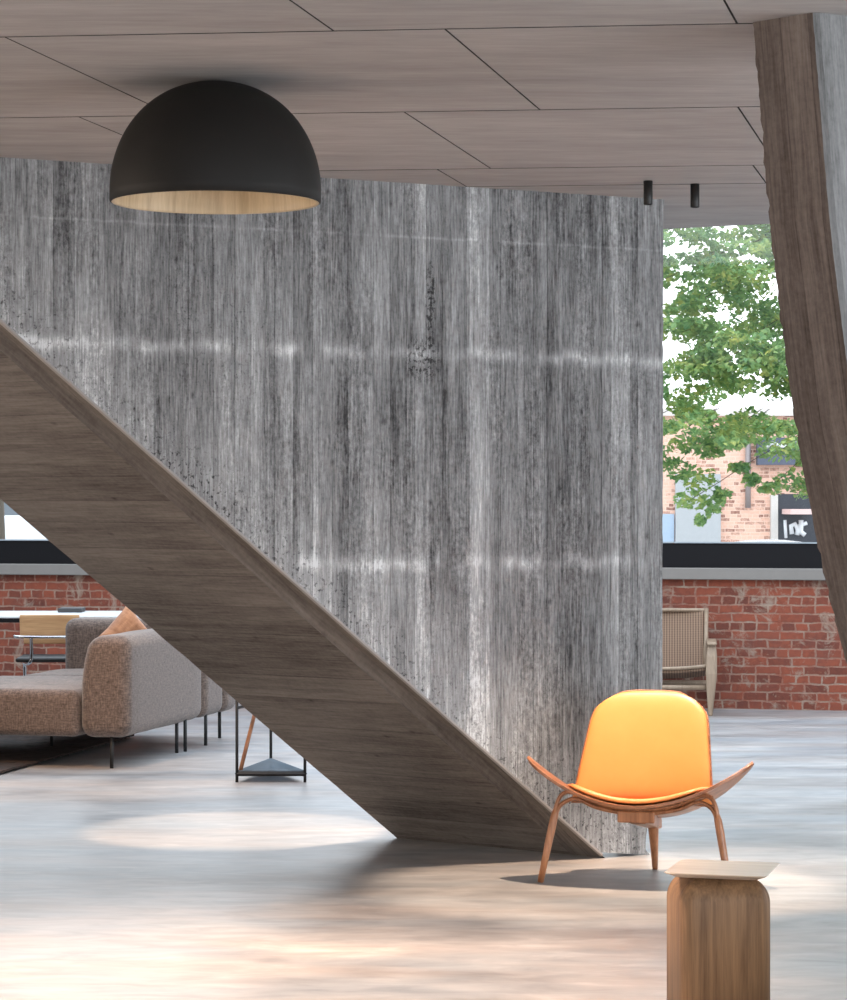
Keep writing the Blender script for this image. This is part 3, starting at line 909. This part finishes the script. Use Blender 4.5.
# ------------------------------------------------------------------ triangular wire side table
A = Vector((-1.009, 14.06, 0)); B = Vector((-0.641, 14.06, 0)); C = Vector((-0.866, 14.75, 0))
tt = thing('wire_side_table', 'black wire-framed triangular side table half hidden behind the stair underside', 'side table', tuple(A))
P = [Vector((0, 0, 0)), B-A, C-A]
HT = 0.50
for k, p in enumerate(P):
    bm = bmesh.new(); tube(bm, [(p.x, p.y, 0), (p.x, p.y, HT)], 0.0085, 10); obj('post', bm, M_black, tt, True)
for z in (0.045, HT-0.01):
    bm = bmesh.new()
    for a, c in ((0, 1), (1, 2), (2, 0)):
        pa, pc = P[a], P[c]
        tube(bm, [(pa.x, pa.y, z), (pc.x, pc.y, z)], 0.013 if z < 0.1 else 0.01, 4)
    obj('rail_frame', bm, M_black, tt)
    bm = bmesh.new()
    lo = [bm.verts.new((p.x, p.y, z+0.012)) for p in P]; hi = [bm.verts.new((p.x, p.y, z+0.018)) for p in P]
    bm.faces.new(lo[::-1]); bm.faces.new(hi)
    for j in range(3): bm.faces.new((lo[j], lo[(j+1) % 3], hi[(j+1) % 3], hi[j]))
    obj('glass_shelf', bm, M_shelfglass, tt)
bm = bmesh.new(); tube(bm, [(0.015, 0.02, 0.05), (0.115, 0.25, 0.49)], 0.011, 8); o = obj('diagonal_brace', bm, M_legwood, tt, True); o['label'] = 'brown wooden diagonal brace'
bm = bmesh.new(); tube(bm, [(0, 0, 0.40), (P[2].x, P[2].y, 0.40)], 0.009, 6); obj('side_rail', bm, M_black, tt)

# ------------------------------------------------------------------ woven lounge chair by the brick wall
wc = thing('woven_lounge_chair', 'pale oak lounge chair with woven cord back standing against the brick wall', 'lounge chair', (1.69, 18.45, 0), -0.10)
hw = 0.355
def leaf_leg(sx):
    bm = bmesh.new()
    # flat upright that widens at arm height and tapers to the floor
    prof = [(-0.03, 0.0, 0.016), (-0.035, 0.15, 0.030), (-0.03, 0.30, 0.042), (-0.015, 0.42, 0.040), (0.0, 0.50, 0.030)]
    rings = []
    for y, z, r in prof:
        lean = 0.012*(1-z/0.5)
        rings.append([bm.verts.new((sx*(hw-lean)+dx, y+dy, z)) for dx, dy in ((-r*0.95, -r*0.7), (r*0.95, -r*0.7), (r*0.95, r*0.7), (-r*0.95, r*0.7))])
    for a, c in zip(rings, rings[1:]):
        for j in range(4): bm.faces.new((a[j], a[(j+1) % 4], c[(j+1) % 4], c[j]))
    bm.faces.new(rings[0][::-1]); bm.faces.new(rings[-1])
    return bm
for sx in (-1, 1):
    o = obj('front_leg', leaf_leg(sx), M_palewood, wc)
    b = o.modifiers.new('edges', 'BEVEL'); b.width = 0.006; b.segments = 2
    bm = bmesh.new(); tube(bm, spline([(sx*hw, 0.62, 0.0), (sx*hw, 0.50, 0.20), (sx*(hw-0.02), 0.46, 0.42), (sx*(hw-0.01), 0.40, 0.50)], 6), 0.019, 10); obj('rear_leg', bm, M_palewood, wc, True)
    bm = bmesh.new(); box(bm, sx*hw-0.035, sx*hw+0.035, -0.05, 0.46, 0.498, 0.522, 0.01, 3); obj('armrest', bm, M_palewood, wc, True)
    bm = bmesh.new(); tube(bm, [(sx*(hw-0.055), 0.30, 0.28), (sx*(hw-0.04), 0.36, 0.50), (sx*(hw-0.035), 0.46, 0.735)], 0.016, 10); obj('back_post', bm, M_palewood, wc, True)
def cord(x0, x1, fn, n=20):
    bm = bmesh.new()
    grid(bm, 24, 14, lambda a, b_: fn(x0+(x1-x0)*a, b_)); return bm
o = obj('woven_back', cord(-0.30, 0.30, lambda x, t: Vector((x, 0.30+0.16*t+0.03*(1-(x/0.3)**2), 0.30+0.425*t))), M_cord, wc, True); solid(o, 0.018, 0)
o = obj('woven_seat', cord(-0.31, 0.31, lambda x, t: Vector((x, -0.03+0.44*t, 0.345-0.07*t-0.022*(1-(x/0.31)**2)))), M_cord, wc, True); solid(o, 0.022, -1)
bm = bmesh.new(); tube(bm, [(-0.325+0.65*k/12, -0.035, 0.355-0.022*(1-((k-6)/6)**2)) for k in range(13)], 0.013, 8); obj('front_rail', bm, M_palewood, wc, True)
bm = bmesh.new(); tube(bm, [(-0.33, -0.02, 0.20), (0.33, -0.02, 0.20)], 0.018, 10); obj('stretcher', bm, M_palewood, wc, True)
bm = bmesh.new(); tube(bm, [(-0.33, 0.48, 0.20), (0.33, 0.48, 0.20)], 0.018, 10); obj('stretcher', bm, M_palewood, wc, True)
bm = bmesh.new(); tube(bm, [(-0.325+0.65*k/12, 0.462, 0.728) for k in range(13)], 0.014, 8); obj('top_rail', bm, M_palewood, wc, True)

# ------------------------------------------------------------------ long desk and cantilever chair at the left
dk = thing('long_table', 'long white-topped table with dark edge along the brick wall', 'table', (-2.9, 18.15, 0), 0.0)
bm = bmesh.new(); box(bm, -1.6, 1.06, -0.45, 0.45, 0.722, 0.735, 0.002); o = obj('table_top', bm, M_white, dk)
bm = bmesh.new(); box(bm, -1.6, 1.06, -0.452, 0.45, 0.692, 0.722, 0.002); obj('dark_apron', bm, M_frame, dk)
for (x, y) in ((-1.5, -0.4), (1.0, -0.4), (-1.5, 0.4), (1.0, 0.4)):
    bm = bmesh.new(); box(bm, x-0.02, x+0.02, y-0.02, y+0.02, 0, 0.695); obj('leg', bm, M_black, dk)
bm = bmesh.new(); box(bm, -0.085, 0.085, -0.10, 0.10, 0, 0.030, 0.004)
o = obj('flat_case', bm, plain('dark_grey_plastic', rgb(58, 58, 60), 0.6)); o.location = (-2.49, 18.4, 0.735); tag(o, 'small flat dark grey case lying on the long white table', 'case')

cc = thing('cantilever_chair', 'plywood and chrome cantilever chair facing the long table, behind the sofa', 'chair', (-2.45, 17.05, 0), 0.05)
def ply(x0, x1, z0, z1, y0, lean):
    def f(a, b_):
        x = x0+(x1-x0)*a; z = z0+(z1-z0)*b_
        return Vector((x, y0-lean*(z-z0)-0.35*(0.04-x*x)*1.0, z))
    return f
bm = bmesh.new(); grid(bm, 20, 8, ply(-0.195, 0.195, 0.635, 0.775, 0.0, 0.15)); o = obj('backrest', bm, M_beech, cc, True); solid(o, 0.012, 0, 0.004)
bm = bmesh.new(); grid(bm, 20, 4, ply(-0.17, 0.17, 0.585, 0.622, 0.0, 0.1)); o = obj('lower_backrest', bm, M_beech, cc, True); solid(o, 0.012, 0, 0.004)
bm = bmesh.new()
tube(bm, spline([(-0.235, 0.03, 0.632), (-0.20, -0.035, 0.632), (0, -0.045, 0.630), (0.20, -0.035, 0.632), (0.235, 0.03, 0.632)], 5), 0.010, 8)
obj('chrome_crossbar', bm, M_chrome, cc, True)
bm = bmesh.new()
for sx in (-1, 1):
    tube(bm, spline([(sx*0.12, -0.02, 0.64), (sx*0.12, 0.0, 0.50), (sx*0.14, 0.03, 0.455), (sx*0.20, 0.25, 0.45), (sx*0.21, 0.42, 0.44), (sx*0.21, 0.46, 0.36), (sx*0.21, 0.46, 0.05), (sx*0.21, 0.42, 0.013), (sx*0.21, -0.02, 0.013)], 6), 0.012, 8)
tube(bm, [(-0.21, -0.02, 0.013), (0.21, -0.02, 0.013)], 0.012, 8)
obj('chrome_frame', bm, M_chrome, cc, True)
bm = bmesh.new(); box(bm, -0.225, 0.225, 0.0, 0.44, 0.462, 0.49, 0.012, 3); o = obj('seat', bm, M_black, cc, True); o['label'] = 'black seat'

# ------------------------------------------------------------------ outdoors
bm = bmesh.new(); box(bm, -60, 80, 20.8, 140, -0.5, -0.3)
struct(obj('ground', bm, plain('pale_paving', rgb(176, 172, 168), 0.9)))
D = 46.0; sB = F/D
def bx(px): return (px-CX)/sB
def bz(py): return EYE-(py-HY)/sB
bl = thing('brick_building', 'low salmon brick building across the street seen through the right window', 'building', (0, D, -0.3))
def bpart(name, x0, x1, y0, y1, dy0, dy1, mat, lab=None):
    bm = bmesh.new(); box(bm, bx(x0), bx(x1), dy0, dy1, bz(y1)+0.3, bz(y0)+0.3)
    o = obj(name, bm, mat, bl)
    if lab: o['label'] = lab
    return o
bpart('wall', 560, 1100, 415, 604, 0, 8, M_outbrick)
bpart('roof_edge', 556, 1100, 409, 416, -0.15, 8, plain('light_render', rgb(214, 208, 202), 0.8))
bpart('rendered_panel', 675, 720, 474, 604, -0.12, 0.02, plain('grey_render', rgb(176, 180, 182), 0.8), 'pale grey rendered wall panel')
bpart('window', 655, 674, 514, 548, -0.06, 0.02, plain('blue_grey_glass', rgb(166, 186, 206), 0.15))
bpart('fascia', 756, 840, 438, 465, -0.25, 0.02, plain('slate_fascia', rgb(84, 92, 108), 0.6), 'slate blue fascia with white marks')
f = [c for c in bl.children if c.name.startswith('fascia')][0]
def mark(par, pts, y, r, mat=M_white):
    bm = bmesh.new(); tube(bm, [(bx(a), y, bz(b_)+0.3) for a, b_ in pts], r, 8); return obj('white_mark', bm, mat, par, True)
mark(f, [(764, 448), (770, 443), (776, 446), (788, 447)], -0.27, 0.035)
mark(f, [(795, 438), (797, 447)], -0.27, 0.045)
bpart('doorway', 777, 840, 494, 604, -0.10, 0.02, plain('dark_doorway', rgb(44, 50, 60), 0.35), 'dark glazed doorway')
bpart('pier', 770, 777, 495, 604, -0.14, 0.02, plain('pale_pier', rgb(206, 202, 196), 0.8))
bpart('awning', 781, 806, 509, 514, -1.2, -0.05, plain('pink_awning', rgb(226, 196, 190), 0.8))
dd = [c for c in bl.children if c.name.startswith('doorway')][0]
mark(dd, [(784, 520), (785, 538)], -0.12, 0.03)
mark(dd, [(791, 534), (790, 526), (794, 524), (797, 530), (796, 535)], -0.12, 0.045)
mark(dd, [(800, 520), (800, 532), (804, 535)], -0.12, 0.045)
mark(dd, [(797, 526), (806, 523)], -0.12, 0.035)
bm = bmesh.new(); tube(bm, [(bx(747.5), -0.08, bz(440)+0.3), (bx(747.5), -0.08, bz(508)+0.3)], 0.05, 8); obj('drainpipe', bm, plain('grey_pipe', rgb(150, 140, 138), 0.5), bl, True)

# parked car just outside, its roof above the sill
car = thing('parked_car', 'dark grey parked car whose roof shows above the right window frame', 'car', (3.65, 29.5, -0.3))
bm = bmesh.new()
secs = [(-2.1, 0.35, 0.62), (-1.9, 0.25, 0.85), (-1.0, 0.22, 0.95), (-0.45, 0.22, 1.34), (0.1, 0.22, 1.42), (0.8, 0.22, 1.40), (1.5, 0.22, 1.02), (2.0, 0.25, 0.92), (2.15, 0.35, 0.65)]
rings = []
for x, z0, z1 in secs:
    hwid = 0.86; tw = hwid*(0.72 if z1 > 1.1 else 0.92)
    rings.append([bm.verts.new(v) for v in ((x, -hwid, z0), (x, -hwid, min(z1, 0.88)), (x, -tw, z1), (x, tw, z1), (x, hwid, min(z1, 0.88)), (x, hwid, z0))])
for a, c in zip(rings, rings[1:]):
    for j in range(6): bm.faces.new((a[j], a[(j+1) % 6], c[(j+1) % 6], c[j]))
bm.faces.new(rings[0][::-1]); bm.faces.new(rings[-1])
o = obj('body', bm, plain('dark_grey_paint', rgb(92, 92, 96), 0.25), car, True)
o.modifiers.new('s', 'SUBSURF').render_levels = 2
for x in (-1.35, 1.35):
    for y in (-0.8, 0.8):
        bm = bmesh.new(); lathe(bm, [(0, -0.1), (0.26, -0.1), (0.31, -0.07), (0.31, 0.07), (0.26, 0.1), (0, 0.1)], 28)
        for v in bm.verts: v.co = Vector((v.co.x+x, v.co.z+y, v.co.y+0.31))
        obj('wheel', bm, M_black, car, True)

# white van at the far left
van = thing('white_van', 'white van parked outside the left window', 'van', (-5.3, 34.0, -0.3))
bm = bmesh.new()
box(bm, -0.55, 1.75, 0, 1.9, 0.35, 1.62, 0.12, 3)
obj('body', bm, M_white, van, True)
bm = bmesh.new(); box(bm, 1.70, 2.6, 0.05, 1.85, 0.35, 1.15, 0.15, 3); obj('bonnet', bm, M_white, van, True)
for x in (0.0, 2.1):
    for y in (0.1, 1.8):
        bm = bmesh.new(); lathe(bm, [(0, -0.1), (0.26, -0.1), (0.33, -0.07), (0.33, 0.07), (0.26, 0.1), (0, 0.1)], 28)
        for v in bm.verts: v.co = Vector((v.co.x+x, v.co.z+y, v.co.y+0.33))
        obj('wheel', bm, M_black, van, True)
gb = tag(obj('grey_building', (lambda b_: (box(b_, -14, 3, 62, 72, -0.3, 3.0), b_)[1])(bmesh.new()), plain('far_grey_render', rgb(112, 120, 126), 0.8)), 'pale grey building far behind the white van', 'building')

def leaf_mat(name, a, c, d):
    m, nt, p = newmat(name); b = NB(nt)
    oi = b.n('ShaderNodeTexCoord')
    n = b.noise(oi.outputs['Object'], 2.6, 3)
    n2 = b.noise(oi.outputs['Object'], 9.0, 2)
    t = b.math('ADD', b.math('MULTIPLY', n, 0.5), b.math('MULTIPLY', n2, 0.5))
    col = b.ramp(t, [(0.36, a), (0.5, c), (0.66, d)])
    b.link(col, p.inputs['Base Color']); p.inputs['Roughness'].default_value = 0.5
    tl = b.n('ShaderNodeBsdfTranslucent'); b.link(col, tl.inputs[0])
    mx = b.n('ShaderNodeMixShader'); mx.inputs[0].default_value = 0.4
    b.link(p.outputs[0], mx.inputs[1]); b.link(tl.outputs[0], mx.inputs[2])
    b.link(mx.outputs[0], nt.nodes['Material Output'].inputs[0])
    return m
M_leaf = leaf_mat('leaf_green', rgb(96, 142, 96), rgb(150, 184, 120), rgb(206, 206, 120))
M_bark = plain('bark', rgb(92, 84, 74), 0.9)

def tree(name, label, base, clumps, n_leaf, leaf, trunk_pts, branches, seed):
    rnd = random.Random(seed)
    t = thing(name, label, 'tree', base)
    bm = bmesh.new(); tube(bm, trunk_pts, [0.16-0.10*i/(len(trunk_pts)-1) for i in range(len(trunk_pts))], 10)
    obj('trunk', bm, M_bark, t, True)
    bm = bmesh.new()
    for br in branches: tube(bm, spline(br, 4), 0.004, 5)
    if branches: obj('branches', bm, M_bark, t, True)
    else: bm.free()
    bm = bmesh.new()
    for _ in range(n_leaf):
        c, r = clumps[rnd.randrange(len(clumps))]
        while True:
            d = Vector((rnd.uniform(-1, 1), rnd.uniform(-1, 1), rnd.uniform(-1, 1)))
            if d.length < 1: break
        p = Vector(c)+Vector((d.x*r[0], d.y*r[1], d.z*r[2]))
        s = leaf*rnd.uniform(0.6, 1.3)
        rot = Matrix.Rotation(rnd.uniform(0, 6.28), 3, 'Z') @ Matrix.Rotation(rnd.uniform(-1.0, 1.0), 3, 'X') @ Matrix.Rotation(rnd.uniform(-0.9, 0.9), 3, 'Y')
        shape = [(0, -0.5, 0), (0.34, -0.1, 0.06), (0.2, 0.25, 0.03), (0, 0.55, -0.05), (-0.2, 0.25, 0.03), (-0.34, -0.1, 0.06)]
        vs = [bm.verts.new(p + rot @ (Vector(q_)*s)) for q_ in shape]
        bm.faces.new((vs[0], vs[1], vs[2], vs[3])); bm.faces.new((vs[0], vs[3], vs[4], vs[5]))
    obj('foliage', bm, M_leaf, t)
    return t
# the street tree: leaf sprays hung along real branches, with open gaps between
rnd = random.Random(11)
TY = 26.5; tb = Vector((5.2, TY, -0.3))
clumps = []; brs = []
sT = F/TY
def tp(px, py, dy=0): return Vector(((px-CX)/sT-tb.x, dy, EYE-(py-HY)/sT-tb.z))
for k in range(620):
    px = rnd.uniform(600, 1010); py = rnd.uniform(150, 455)
    g = mn.noise(Vector((px/46.0, py/30.0, 2.0)))
    if g < -0.22: continue
    clumps.append((tp(px, py, rnd.uniform(-1.0, 1.0)), (rnd.uniform(0.12, 0.28), 0.3, rnd.uniform(0.06, 0.14))))
for (px, py, rx, rz) in [(700, 480, .20, .14), (690, 500, .16, .12), (712, 506, .12, .12), (722, 495, .10, .08), (680, 470, .2, .12), (660, 462, .2, .1), (740, 468, .12, .06), (752, 480, .09, .07), (790, 480, .2, .12), (805, 490, .15, .1), (770, 488, .14, .06), (830, 480, .3, .2), (690, 445, .22, .1), (735, 440, .18, .08), (720, 425, .2, .1), (785, 430, .15, .06), (810, 462, .15, .06), (700, 520, .05, .05)]:
    clumps.append((tp(px, py), (rx, 0.25, rz)))
for k in range(0, len(clumps), 9):
    c = Vector(clumps[k][0])
    st_ = Vector((0, 0, min(5.6, max(2.2, c.z+0.7))))
    brs.append([st_, st_.lerp(c, 0.5)+Vector((0, 0, 0.35)), c])
tree('street_tree', 'leafy green tree on the street filling the right window', tuple(tb), clumps, 50000, 0.072, [(0, 0, 0), (0.05, 0, 1.5), (0, 0, 3.2), (0.1, 0, 5.8)], brs, 5)
cl = [((-0.25, 0, 2.1), (0.35, 0.4, 0.5)), ((-0.6, 0, 2.6), (0.6, 0.5, 0.8))]
tree('street_tree', 'dark-trunked tree outside the left window at the photo edge', (-5.05, 31.0, -0.3), cl, 1500, 0.09, [(-0.05, 0, 0), (-0.06, 0, 1.8), (0, 0, 3.4)], [], 9)
